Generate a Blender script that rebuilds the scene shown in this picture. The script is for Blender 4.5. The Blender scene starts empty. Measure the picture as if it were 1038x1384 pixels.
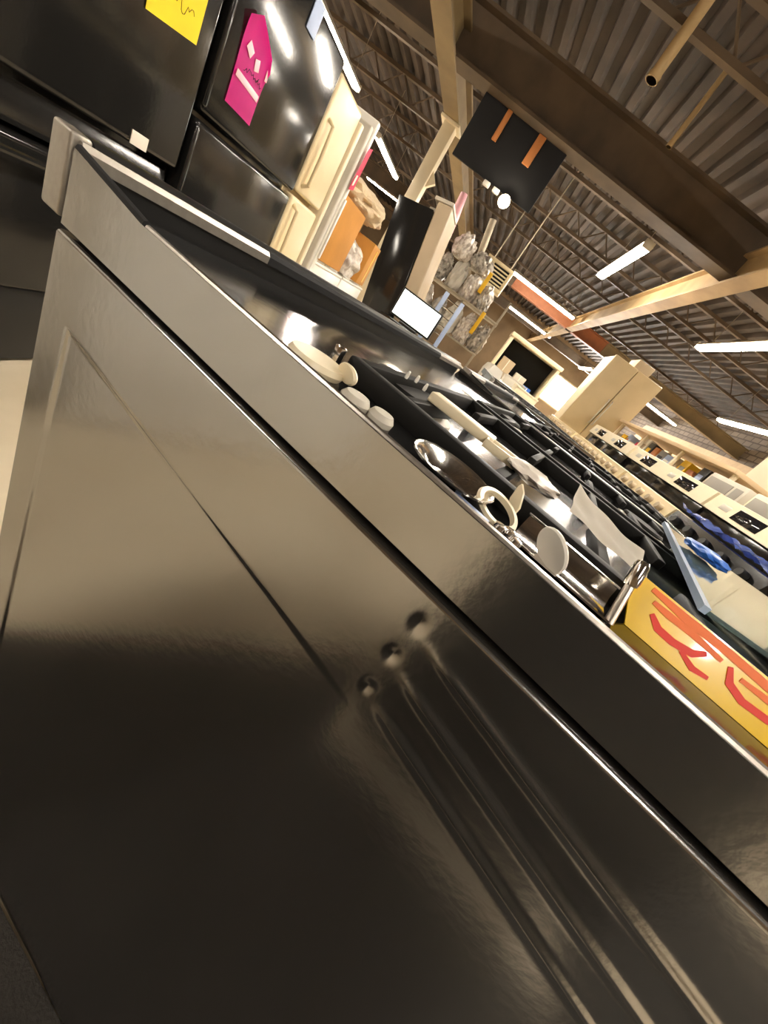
import bpy, bmesh, math, random
from mathutils import Matrix, Vector
import numpy as np

random.seed(7)
scn = bpy.context.scene
COL = scn.collection
PI = math.pi
A18 = math.radians(18)          # the near ranges stand 18 degrees off the building's axes

# ------------------------------------------------------------------ camera
# world axes: X down the length of the store, Y to its left-hand side, Z up
STOVE = Matrix.Rotation(-A18, 3, 'Z')
R = Matrix(((0.4518587563506693, 0.17106085554507583, -0.8755351780536366),
            (-0.7057339240780306, 0.6688784261846574, -0.2335407446039351),
            (0.5456769123892371, 0.7234223072900936, 0.42296202264556365)))
cam_d = bpy.data.cameras.new('camera')
cam = bpy.data.objects.new('camera', cam_d)
COL.objects.link(cam)
cam_d.sensor_fit = 'HORIZONTAL'
cam_d.sensor_width = 36.0
cam_d.lens = 36.0 * 520 / 1038
cam_d.clip_start = 0.005
cam_d.clip_end = 200
cam.matrix_world = Matrix.Translation((0, 0, 0.96)) @ (STOVE @ R).to_4x4()
scn.camera = cam

# ------------------------------------------------------------------ world, exposure
w = bpy.data.worlds.new('world')
scn.world = w
w.use_nodes = True
w.node_tree.nodes['Background'].inputs[0].default_value = (1.0, 0.86, 0.68, 1)
w.node_tree.nodes['Background'].inputs[1].default_value = 0.05
vs = scn.view_settings
vs.view_transform = 'Standard'
vs.look = 'None'
vs.exposure = 2.2
vs.gamma = 1.0
vs.use_curve_mapping = False
scn.cycles.use_denoising = True
scn.cycles.max_bounces = 6
scn.cycles.sample_clamp_indirect = 6.0
TUBE_POWER = 30.0
LIGHT_RGB = (1.0, 0.905, 0.77)


# ------------------------------------------------------------------ materials
def lin(c):
    return tuple((v / 12.92 if v <= 0.04045 else ((v + 0.055) / 1.055) ** 2.4) for v in c)


def hexc(h):
    return lin(tuple(int(h[i:i + 2], 16) / 255 for i in (0, 2, 4)))


def mat(name, rgb, rough=0.5, metal=0.0, var=0.0, vscale=8.0, bump=0.0, bscale=60.0,
        ior=1.5, coat=0.0, rgb2=None, trans=0.0, stretch=None, alpha=1.0):
    if isinstance(rgb, str):
        rgb = hexc(rgb)
    if isinstance(rgb2, str):
        rgb2 = hexc(rgb2)
    m = bpy.data.materials.new(name)
    m.use_nodes = True
    nt = m.node_tree
    b = nt.nodes['Principled BSDF']
    b.inputs['Roughness'].default_value = rough
    b.inputs['Metallic'].default_value = metal
    b.inputs['IOR'].default_value = ior
    b.inputs['Coat Weight'].default_value = coat
    b.inputs['Coat Roughness'].default_value = 0.05
    b.inputs['Transmission Weight'].default_value = trans
    b.inputs['Alpha'].default_value = alpha
    b.inputs['Base Color'].default_value = (*rgb, 1)
    tc = nt.nodes.new('ShaderNodeTexCoord')
    mp = nt.nodes.new('ShaderNodeMapping')
    if stretch:
        mp.inputs['Scale'].default_value = stretch
    nt.links.new(tc.outputs['Object'], mp.inputs['Vector'])
    n = nt.nodes.new('ShaderNodeTexNoise')
    n.inputs['Scale'].default_value = vscale
    n.inputs['Detail'].default_value = 6
    nt.links.new(mp.outputs[0], n.inputs['Vector'])
    if rgb2 is None:
        rgb2 = tuple(c * (1 - var) for c in rgb)
    mx = nt.nodes.new('ShaderNodeMix')
    mx.data_type = 'RGBA'
    mx.inputs[6].default_value = (*rgb, 1)
    mx.inputs[7].default_value = (*rgb2, 1)
    rp = nt.nodes.new('ShaderNodeMapRange')
    rp.inputs[1].default_value = 0.35
    rp.inputs[2].default_value = 0.65
    nt.links.new(n.outputs['Fac'], rp.inputs[0])
    nt.links.new(rp.outputs[0], mx.inputs[0])
    nt.links.new(mx.outputs[2], b.inputs['Base Color'])
    if bump:
        n2 = nt.nodes.new('ShaderNodeTexNoise')
        n2.inputs['Scale'].default_value = bscale
        n2.inputs['Detail'].default_value = 3
        nt.links.new(mp.outputs[0], n2.inputs['Vector'])
        bp = nt.nodes.new('ShaderNodeBump')
        bp.inputs['Strength'].default_value = bump
        bp.inputs['Distance'].default_value = 0.01
        nt.links.new(n2.outputs['Fac'], bp.inputs['Height'])
        nt.links.new(bp.outputs[0], b.inputs['Normal'])
    return m


def emit(name, rgb, s):
    m = bpy.data.materials.new(name)
    m.use_nodes = True
    nt = m.node_tree
    nt.nodes.remove(nt.nodes['Principled BSDF'])
    e = nt.nodes.new('ShaderNodeEmission')
    e.inputs[0].default_value = (*rgb, 1)
    e.inputs[1].default_value = s
    nt.links.new(e.outputs[0], nt.nodes['Material Output'].inputs[0])
    return m


def brick_mat(name, c1, c2, mortar, scale):
    m = mat(name, c1, 0.85, bump=0.3, bscale=40)
    nt = m.node_tree
    b = nt.nodes['Principled BSDF']
    br = nt.nodes.new('ShaderNodeTexBrick')
    br.inputs['Color1'].default_value = (*hexc(c1), 1)
    br.inputs['Color2'].default_value = (*hexc(c2), 1)
    br.inputs['Mortar'].default_value = (*hexc(mortar), 1)
    br.inputs['Scale'].default_value = scale
    br.inputs['Mortar Size'].default_value = 0.03
    br.inputs['Brick Width'].default_value = 0.5
    br.inputs['Row Height'].default_value = 0.25
    tc = nt.nodes.new('ShaderNodeTexCoord')
    sp = nt.nodes.new('ShaderNodeSeparateXYZ')
    ad = nt.nodes.new('ShaderNodeMath')
    cb = nt.nodes.new('ShaderNodeCombineXYZ')
    nt.links.new(tc.outputs['Object'], sp.inputs[0])
    nt.links.new(sp.outputs[0], ad.inputs[0])
    nt.links.new(sp.outputs[1], ad.inputs[1])
    nt.links.new(ad.outputs[0], cb.inputs[0])
    nt.links.new(sp.outputs[2], cb.inputs[1])
    nt.links.new(cb.outputs[0], br.inputs['Vector'])
    nt.links.new(br.outputs['Color'], b.inputs['Base Color'])
    return m


M = dict(
    enamel=mat('black_enamel', (0.016, 0.014, 0.012), 0.17, ior=4.2, bump=0.010, bscale=160),
    enamel_top=mat('black_cooktop_enamel', (0.010, 0.010, 0.010), 0.15, ior=1.5, bump=0.01, bscale=120),
    gap=mat('black_gap', (0.002, 0.002, 0.002), 0.8),
    iron=mat('cast_iron', (0.007, 0.0065, 0.006), 0.6, ior=1.3),
    chrome=mat('chrome', (0.75, 0.72, 0.68), 0.12, 1.0),
    brushed=mat('brushed_steel', (0.62, 0.58, 0.53), 0.3, 1.0, var=0.15, vscale=300, stretch=(1, 1, 0.05)),
    satin=mat('satin_trim', (0.36, 0.33, 0.29), 0.42, 0.8, var=0.12, vscale=200),
    blackfr=mat('black_fridge_skin', (0.012, 0.0115, 0.011), 0.13, ior=1.5, bump=0.015, bscale=60),
    blackpl=mat('black_plastic', (0.012, 0.012, 0.012), 0.4),
    darkening=mat('darkening_black', (0.034, 0.029, 0.024), 0.75, var=0.3, bump=0.3, bscale=200),
    almond=mat('almond_enamel', 'e6d2a8', 0.3, var=0.06, vscale=3),
    cream=mat('cream_enamel', 'e8dabb', 0.35, var=0.06, vscale=4),
    tanfr=mat('tan_enamel', 'c4ae84', 0.45, var=0.1, vscale=3),
    white=mat('white_enamel', 'efeae0', 0.3, var=0.05, vscale=4),
    greyw=mat('grey_white_plastic', 'c9c2b4', 0.5, var=0.1),
    beige=mat('beige_panel', 'b9a68a', 0.55, var=0.1, vscale=3),
    card=mat('cardboard', 'c88a3c', 0.85, var=0.12, vscale=5, bump=0.1, bscale=90),
    blanket=mat('beige_blanket', 'd8c3a2', 0.95, var=0.15, vscale=10, bump=0.5, bscale=60),
    plastic=mat('clear_plastic_bag', 'e4dcd2', 0.25, rgb2='a89c90', vscale=16, bump=0.4, bscale=30),
    foil=mat('grey_film', 'c8c0b4', 0.3, 0.1, rgb2='6a645c', vscale=14, bump=0.7, bscale=25),
    yellow=mat('yellow_paper', 'f6d500', 0.6, var=0.06),
    yellowgl=mat('yellow_card', 'ffcf00', 0.25, var=0.03, coat=0.5),
    pink=mat('pink_paper', 'ff22a2', 0.35, var=0.06, vscale=20),
    palepink=mat('pale_pink_tape', 'ffc0cc', 0.3),
    magenta=mat('magenta_paper', 'c8184a', 0.6),
    ink=mat('black_ink', '2a1418', 0.7),
    yink=mat('dark_ink', '6a5400', 0.7),
    red=mat('red_marker', 'f03010', 0.5),
    orange=mat('orange_marker', 'ff7a2a', 0.5),
    paper=mat('white_paper', 'ece4d6', 0.7, var=0.05),
    label=mat('pale_blue_label', 'aebfe0', 0.5, var=0.1),
    blue=mat('blue_plastic', '2f6fd0', 0.4, var=0.2, vscale=30),
    bluefilm=mat('blue_film', '6076c0', 0.2, var=0.6, vscale=14, bump=0.6, bscale=30),
    glass=mat('tinted_glass', 'bcd2d2', 0.06, trans=0.85, ior=1.3),
    glassedge=mat('glass_edge', 'b8cdea', 0.2, var=0.1),
    darkglass=mat('dark_glass', (0.01, 0.01, 0.012), 0.06),
    concrete=mat('concrete_floor', 'e6d7bd', 0.45, rgb2='d0bfa2', vscale=1.6, bump=0.08, bscale=12),
    deck=mat('ceiling_deck', '4e4239', 0.8, rgb2='342c25', vscale=1.2),
    steel=mat('brown_steel', '5e4d3a', 0.65, rgb2='483b2c', vscale=2),
    creamsteel=mat('cream_painted_steel', 'b89d72', 0.6, rgb2='9a8058', vscale=1.5),
    tansteel=mat('tan_painted_steel', '8d7a58', 0.6, rgb2='786648', vscale=1.5),
    terra=mat('terracotta_steel', 'a4633c', 0.6, var=0.15),
    wood=mat('orange_wood', 'c07a40', 0.6, var=0.2, vscale=12, stretch=(1, 1, .2)),
    wallp=mat('painted_wall', '8f7a60', 0.85, rgb2='78654f', vscale=0.8),
    siding=mat('pale_siding', 'd8bd98', 0.7, var=0.1),
    matblack=mat('matt_black_panel', (0.006, 0.006, 0.007), 0.85),
    galv=mat('galvanised', 'a79c88', 0.5, 0.4, var=0.2),
    heater=mat('heater_beige', 'c4b48e', 0.5, var=0.05),
    grey=mat('grey_plastic', '8f8a82', 0.5, var=0.1),
    yellowpl=mat('yellow_plastic', 'e8b818', 0.4),
    tube=emit('fluorescent_tube', LIGHT_RGB, TUBE_POWER),
    bulb=emit('flood_bulb', (1.0, 0.88, 0.68), 60.0),
    daylight=emit('daylight_pane', (1.0, 0.98, 0.95), 30.0),
)
M['brick'] = brick_mat('grey_brick', '8d7f70', '75685a', '5a4e44', 1.2)


# ------------------------------------------------------------------ mesh helpers
def nb():
    return bmesh.new()


def box(bm, x0, x1, y0, y1, z0, z1, bev=0.0, seg=2):
    mtx = Matrix.Translation(((x0 + x1) / 2, (y0 + y1) / 2, (z0 + z1) / 2)) @ Matrix.Diagonal((x1 - x0, y1 - y0, z1 - z0, 1))
    g = bmesh.ops.create_cube(bm, size=1.0, matrix=mtx)
    if bev > 0:
        es = list({e for v in g['verts'] for e in v.link_edges})
        bmesh.ops.bevel(bm, geom=es, offset=bev, segments=seg, profile=0.5, affect='EDGES')
    return bm


def cyl(bm, p0, p1, r, r2=None, n=16, caps=True):
    p0, p1 = Vector(p0), Vector(p1)
    d = p1 - p0
    rot = d.to_track_quat('Z', 'Y').to_matrix().to_4x4()
    bmesh.ops.create_cone(bm, cap_ends=caps, segments=n, radius1=r, radius2=r if r2 is None else r2,
                          depth=d.length, matrix=Matrix.Translation((p0 + p1) / 2) @ rot)
    return bm


def tube_path(bm, pts, r, n=10):
    """one continuous tube along pts"""
    pts = [Vector(p) for p in pts]
    rings = []
    for i, p in enumerate(pts):
        t = (pts[min(i + 1, len(pts) - 1)] - pts[max(i - 1, 0)]).normalized()
        a = t.orthogonal().normalized() if i == 0 else (a_prev - t * a_prev.dot(t)).normalized()
        a_prev = a
        b = t.cross(a)
        rings.append([bm.verts.new(p + a * (r * math.cos(2 * PI * k / n)) + b * (r * math.sin(2 * PI * k / n))) for k in range(n)])
    for i in range(len(rings) - 1):
        for k in range(n):
            bm.faces.new((rings[i][k], rings[i][(k + 1) % n], rings[i + 1][(k + 1) % n], rings[i + 1][k]))
    bm.faces.new(rings[0][::-1])
    bm.faces.new(rings[-1])
    return bm


def lathe(bm, prof, n=28, loc=(0, 0, 0)):
    """closed profile of (r, z) turned about Z"""
    loc = Vector(loc)
    cols = []
    for k in range(n):
        a = 2 * PI * k / n
        cols.append([bm.verts.new(loc + Vector((r * math.cos(a), r * math.sin(a), z))) for r, z in prof])
    m_ = len(prof)
    for k in range(n):
        for j in range(m_):
            q = [cols[k][j], cols[(k + 1) % n][j], cols[(k + 1) % n][(j + 1) % m_], cols[k][(j + 1) % m_]]
            try:
                bm.faces.new(q)
            except ValueError:
                pass
    bmesh.ops.remove_doubles(bm, verts=bm.verts, dist=1e-6)
    return bm


def prism(bm, poly, axis, a0, a1):
    """polygon of 2-D points extruded along an axis ('x','y','z')"""
    def P(p, a):
        return {'x': (a, p[0], p[1]), 'y': (p[0], a, p[1]), 'z': (p[0], p[1], a)}[axis]
    v0 = [bm.verts.new(P(p, a0)) for p in poly]
    v1 = [bm.verts.new(P(p, a1)) for p in poly]
    n = len(poly)
    bm.faces.new(v0[::-1])
    bm.faces.new(v1)
    for i in range(n):
        bm.faces.new((v0[i], v0[(i + 1) % n], v1[(i + 1) % n], v1[i]))
    return bm


def obj(name, bm, m, parent=None, smooth=True, loc=None, rot=None):
    bmesh.ops.recalc_face_normals(bm, faces=bm.faces)
    me = bpy.data.meshes.new(name)
    bm.to_mesh(me)
    bm.free()
    me.materials.append(M[m] if isinstance(m, str) else m)
    if smooth:
        me.shade_smooth()
        try:
            me.set_sharp_from_angle(angle=math.radians(35))
        except Exception:
            pass
    o = bpy.data.objects.new(name, me)
    COL.objects.link(o)
    if parent is not None:
        o.parent = parent
    if loc is not None:
        o.location = loc
    if rot is not None:
        o.rotation_euler = rot
    return o


def tag(o, label, cat, group=None):
    o['label'] = label
    o['category'] = cat
    if group:
        o['group'] = group
    return o


def thing(name, label, cat, loc=(0, 0, 0), rotz=0.0, group=None, rot=None):
    o = bpy.data.objects.new(name, None)
    COL.objects.link(o)
    o.empty_display_size = 0.1
    o.location = loc
    o.rotation_euler = rot if rot else (0, 0, rotz)
    return tag(o, label, cat, group)


def struct(name, bm, m, label=None, smooth=False, parent=None):
    o = obj(name, bm, m, parent, smooth)
    if parent is None:
        o['kind'] = 'structure'
        if label:
            o['label'] = label
    return o


def dup(root, loc, rotz=None, label=None, group=None):
    r = root.copy()
    COL.objects.link(r)
    r.location = loc
    if rotz is not None:
        r.rotation_euler = (0, 0, rotz)
    if label:
        r['label'] = label
    if group:
        r['group'] = group
    for ch in list(root.children):
        c = ch.copy()
        COL.objects.link(c)
        c.parent = r
        for g in ch.children:
            d = g.copy()
            COL.objects.link(d)
            d.parent = c
    return r


def sv(x, y, z=0.0):
    """a point in the near range's own axes -> world"""
    v = STOVE @ Vector((x, y, z))
    return (v.x, v.y, v.z)


def crumple(bm, sx, sy, sz, amp, seed, sub=3, flat=True, fr=1.0):
    """a lumpy crumpled body resting on z = 0"""
    rng = random.Random(seed)
    g = bmesh.ops.create_icosphere(bm, subdivisions=sub, radius=1.0)
    dirs = [(Vector((rng.uniform(-1, 1), rng.uniform(-1, 1), rng.uniform(-1, 1))).normalized(), fr * rng.uniform(2, 7), rng.uniform(0, 6)) for _ in range(9)]
    for v in g['verts']:
        p = v.co.copy()
        k = 1 + amp * sum(abs(math.sin(d.dot(p) * f + ph)) - 0.5 for d, f, ph in dirs) / 3
        q = Vector((p.x * sx * k, p.y * sy * k, p.z * sz * k))
        if flat:
            q.z = max(q.z + sz * 0.75, 0.0)
        v.co = q
    return bm


# ================================================================== THE BUILDING
bm = nb(); box(bm, -8, 27.5, -10, 10, -0.2, 0.0)
struct('floor', bm, 'concrete', 'pale beige stained concrete shop floor')

# corrugated deck, ribs run down the length of the store
bm = nb()
pitch, zc = 0.30, 4.62
prof = []
y = -10.0
while y < 10.0:
    prof += [(y, zc), (y + 0.10, zc), (y + 0.14, zc + 0.10), (y + 0.26, zc + 0.10)]
    y += pitch
prof += [(10.0, zc)]
v0 = [bm.verts.new((-8, p[0], p[1])) for p in prof]
v1 = [bm.verts.new((27.5, p[0], p[1])) for p in prof]
for i in range(len(prof) - 1):
    bm.faces.new((v0[i], v0[i + 1], v1[i + 1], v1[i]))
box(bm, -8, 27.5, -10, 10, zc + 0.12, zc + 0.3)
struct('ceiling', bm, 'deck', 'dark brown corrugated metal roof deck')

bm = nb(); box(bm, -8, 27.5, 10, 10.2, 0, 4.9); struct('wall_left', bm, 'wallp', 'brown painted side wall')
bm = nb(); box(bm, -8, 27.5, -10.2, -10, 0, 4.9); struct('wall_right', bm, 'brick', 'grey block side wall')
bm = nb(); box(bm, -8.2, -8, -10.2, 10.2, 0, 4.9); struct('wall_back', bm, 'wallp', 'brown painted rear wall')
# far wall with a window opening
wy0, wy1, wz0, wz1 = -6.75, -4.85, 1.30, 2.95
wf = nb()
box(wf, 27.3, 27.5, wy1, 10.2, 0, 4.9)
box(wf, 27.3, 27.5, -10.2, wy0, 0, 4.9)
box(wf, 27.3, 27.5, wy0, wy1, 0, wz0)
box(wf, 27.3, 27.5, wy0, wy1, wz1, 4.9)
struct('wall_far', wf, 'wallp', 'brown end wall with a bright window')
bm = nb(); box(bm, 27.40, 27.42, wy0, wy1, wz0, wz1)
win = struct('window_1', bm, 'daylight', 'blown-out bright window in the end wall')
for k in range(2):
    yy = wy0 + (k + 0.0) * (wy1 - wy0)
    obj('window_frame', box(nb(), 27.27, 27.32, yy - 0.05, yy + 0.05, wz0, wz1), 'cream', win)
for zz in (wz0, wz1):
    obj('window_frame', box(nb(), 27.27, 27.32, wy0 - 0.05, wy1 + 0.05, zz - 0.05, zz + 0.05), 'cream', win)

# horizontal pale siding on the right wall
sid = struct('trim_1', box(nb(), 12.0, 24.0, -9.99, -9.96, 1.0, 3.35), 'siding', 'pale horizontal board cladding low on the block wall')
for k in range(9):
    z0 = 1.02 + k * 0.26
    obj('board', prism(nb(), [(-9.96, z0), (-9.90, z0), (-9.94, z0 + 0.23), (-9.96, z0 + 0.23)], 'x', 12.0, 24.0), 'siding', sid, False)

# girders across the store
def girder(n, u, z0, z1, m, label, wid=0.3, y0=-10, y1=10):
    bm = nb()
    t = 0.035
    h = wid / 2
    poly = [(u - h, z0), (u + h, z0), (u + h, z0 + t), (u + 0.03, z0 + t), (u + 0.03, z1 - t), (u + h, z1 - t),
            (u + h, z1), (u - h, z1), (u - h, z1 - t), (u - 0.03, z1 - t), (u - 0.03, z0 + t), (u - h, z0 + t)]
    prism(bm, poly, 'y', y0, y1)
    return struct(n, bm, m, label)


girder('trim_2', 6.75, 3.52, 4.1, 'steel', 'deep brown steel girder crossing the ceiling', 0.32)
girder('trim_3', 16.2, 3.42, 3.86, 'terra', 'terracotta painted stretch of girder far down the store', 0.3, -3.6, 0.35)
girder('trim_31', 16.2, 3.42, 3.86, 'steel', 'brown girder left of the terracotta stretch', 0.3, 0.36, 10)
girder('trim_32', 16.2, 3.42, 3.86, 'tansteel', 'tan girder right of the terracotta stretch', 0.3, -10, -3.61)
girder('trim_4', 23.0, 3.5, 3.9, 'steel', 'brown steel girder near the end wall', 0.3)
# beams running down the store
def long_beam(n, v, z0, z1, m, label, wid, u0, u1):
    t = 0.03
    h = wid / 2
    poly = [(v - h, z0), (v + h, z0), (v + h, z0 + t), (v + 0.04, z0 + t), (v + 0.04, z1 - t), (v + h, z1 - t),
            (v + h, z1), (v - h, z1), (v - h, z1 - t), (v - 0.04, z1 - t), (v - 0.04, z0 + t), (v - h, z0 + t)]
    return struct(n, prism(nb(), poly, 'x', u0, u1), m, label)


long_beam('trim_5', 2.5, 3.5, 3.85, 'tansteel', 'cream beam running overhead above the column', 0.30, -8, 27.3)
long_beam('trim_6', -2.2, 3.42, 3.82, 'creamsteel', 'long cream beam running down the right of the store', 0.24, 4.5, 27.3)
# bar joists between girders and deck
jn = 7
for u in (2.4, 5.4, 8.9, 11.2, 13.6, 18.6, 20.8):
    bm = nb()
    box(bm, u - 0.05, u + 0.05, -10, 10, 4.55, 4.62)
    box(bm, u - 0.04, u + 0.04, -10, 10, 4.15, 4.21)
    yy = -10.0
    while yy < 9.9:
        cyl(bm, (u, yy, 4.18), (u, yy + 0.4, 4.58), 0.016, n=6, caps=False)
        cyl(bm, (u, yy + 0.4, 4.58), (u, yy + 0.8, 4.18), 0.016, n=6, caps=False)
        yy += 0.8
    struct('trim_%d' % jn, bm, 'steel', 'open web bar joist under the deck')
    jn += 1

# column under the beam
col = thing('steel_column', 'cream square column standing under the overhead beam', 'column', (8.3, 2.5, 0))
obj('shaft', box(nb(), -0.11, 0.11, -0.11, 0.11, 0, 3.48, 0.012), 'cream', col)
obj('base_plate', box(nb(), -0.2, 0.2, -0.2, 0.2, 0, 0.02, 0.004), 'galv', col)
obj('cap_plate', box(nb(), -0.18, 0.18, -0.18, 0.18, 3.46, 3.5, 0.004), 'cream', col)
obj('bracket', prism(nb(), [(-0.24, 2.72), (-0.11, 2.60), (-0.11, 2.86)], 'x', -0.04, 0.04), 'cream', col)

# ------------------------------------------------------------------ ceiling lamps
def make_lamp():
    t = thing('tube_light', 'x', 'ceiling light')
    obj('housing', prism(nb(), [(-0.09, 0.0), (-0.03, 0.07), (0.03, 0.07), (0.09, 0.0), (0.085, -0.01), (-0.085, -0.01)], 'x', -1.2, 1.2), 'white', t)
    bm = nb(); box(bm, -1.18, 1.18, -0.075, 0.075, -0.07, -0.01, 0.025, 3)
    obj('tube', bm, 'tube', t)
    for s in (-1.2, 1.2):
        obj('end_cap', box(nb(), s - 0.015, s + 0.015, -0.08, 0.08, -0.06, 0.06, 0.006), 'white', t)
    for s in (-0.9, 0.9):
        obj('hanger', cyl(nb(), (s, 0, 0.06), (s, 0, 1.1), 0.006, n=6), 'galv', t)
    return t


LG = 'long fluorescent ceiling lights'
lamps = [  # u, v, z, turned, label
    (8.75, 5.0, 3.55, 0, 'fluorescent light above the pale refrigerators, cut by the top edge of the picture'),
    (13.0, 5.0, 3.55, 0, 'fluorescent light beside the upper part of the cream column'),
    (8.85, -1.18, 3.62, 0, 'fluorescent light under the bare deck right of the black hanging panel'),
    (8.35, -3.58, 3.55, 0, 'fluorescent light at the right edge below the long cream beam'),
    (12.2, -7.0, 3.55, 0, 'fluorescent light over the pale boxes beside the block wall'),
    (21.8, -4.85, 3.5, 0, 'thin far fluorescent light right above the bright window'),
    (17.0, 5.7, 3.55, 1, 'crosswise fluorescent light just left of the cream column'),
    (14.6, -0.7, 3.55, 1, 'crosswise fluorescent light in front of the terracotta girder'),
    (20.8, -1.2, 3.5, 1, 'crosswise fluorescent light seen just below the terracotta girder'),
    (18.8, -7.5, 3.5, 1, 'crosswise fluorescent light in front of the block wall beside the tall cream refrigerator'),
    # added unseen tubes over and behind the viewer, for light and reflections
    (3.3, 5.0, 3.55, 0, 'added unseen fluorescent light overhead to the left, above the black refrigerators'),
    (-2.2, 5.0, 3.55, 0, 'added unseen fluorescent light in line with the left row, behind the viewer'),
    (2.6, -1.18, 3.62, 0, 'added unseen fluorescent light overhead, above the nearest ranges'),
    (-3.4, -1.18, 3.62, 0, 'added unseen fluorescent light in line with the middle row, behind the viewer'),
    (2.4, -5.6, 3.55, 0, 'added unseen fluorescent light overhead to the right, beyond the white ranges'),
    (-3.4, -5.6, 3.55, 0, 'added unseen fluorescent light on the right, behind the viewer'),
]
lamp0 = make_lamp()
for i, (u, v, z, tn, lab) in enumerate(lamps):
    if i == 0:
        o = lamp0
        o.location = (u, v, z)
        o['label'] = lab
        o['group'] = LG
    else:
        o = dup(lamp0, (u, v, z), PI / 2 if tn else 0.0, lab, LG)

# ================================================================== THE NEAR BLACK RANGE
# local axes: x across the width away from the viewer (0 = near side), y to the back, z up
BX0, BX1 = 0.14, 0.90          # near and far side
YF, YB = -0.34, 0.302          # front and back


def side_panel_mesh():
    ys = np.concatenate([np.linspace(YF, -0.02, 80), np.linspace(-0.018, 0.012, 22), np.linspace(0.02, 0.255, 40), np.linspace(0.26, 0.28, 20), np.linspace(0.285, YB, 5)])
    zs = np.concatenate([np.linspace(0.012, 0.75, 42), np.linspace(0.756, 0.8805, 112)])
    Y, Z = np.meshgrid(ys, zs, indexing='ij')
    D = np.zeros_like(Y)

    def sst(a, b, t):
        s = np.clip((t - a) / (b - a), 0, 1)
        return s * s * (3 - 2 * s)
    # pressed field: vertical crease near the back, sloping crease below the top
    zc_ = 0.8325 + 0.10 * (Y - 0.27)
    m_ = sst(0.2745, 0.2695, Y) * sst(zc_ + 0.002, zc_ - 0.003, Z) * sst(-0.02, 0.06, Y)
    D -= 0.0016 * m_
    # three pressed ribs with dimpled ends
    for y0, z0, sl in ((-0.004, 0.8655, 0.17), (-0.005, 0.8445, 0.19), (-0.007, 0.8215, 0.20)):
        zr = z0 + sl * (Y - y0)
        D += 0.0013 * np.exp(-((Z - zr + 0.003) / 0.0030) ** 2) * sst(y0 - 0.004, y0 - 0.03, Y) * sst(-0.30, -0.20, Y)
        D -= 0.0008 * np.exp(-(((Y - y0) / 0.0026) ** 2 + ((Z - z0) / 0.0042) ** 2))
    # slight oil-canning of the sheet
    D += 0.0007 * np.sin(9 * Y + 2) * np.sin(7 * Z + 1) + 0.00010 * np.sin(55 * Y + 1.3 * np.sin(40 * Z)) * np.exp(-((Y - 0.03) / 0.1) ** 2) * np.exp(-((Z - 0.85) / 0.05) ** 2)
    # rolled top edge
    D -= 0.0022 * sst(0.8782, 0.8805, Z) ** 2
    bm = nb()
    V = [[bm.verts.new((-D[i, j], ys[i], zs[j])) for j in range(len(zs))] for i in range(len(ys))]
    for i in range(len(ys) - 1):
        for j in range(len(zs) - 1):
            bm.faces.new((V[i][j], V[i][j + 1], V[i + 1][j + 1], V[i + 1][j]))
    # returns at back, front and top so that the sheet has depth
    def skirt(line, dx, dy=0, dz=0):
        w2 = [bm.verts.new(v.co + Vector((dx, dy, dz))) for v in line]
        for a, b, c, d in zip(line[:-1], line[1:], w2[1:], w2[:-1]):
            bm.faces.new((a, b, c, d))
    skirt(V[-1], 0.03)
    skirt(V[0], 0.03)
    skirt([r[-1] for r in V], 0.03)
    skirt([r[0] for r in V], 0.03)
    return bm


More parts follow.
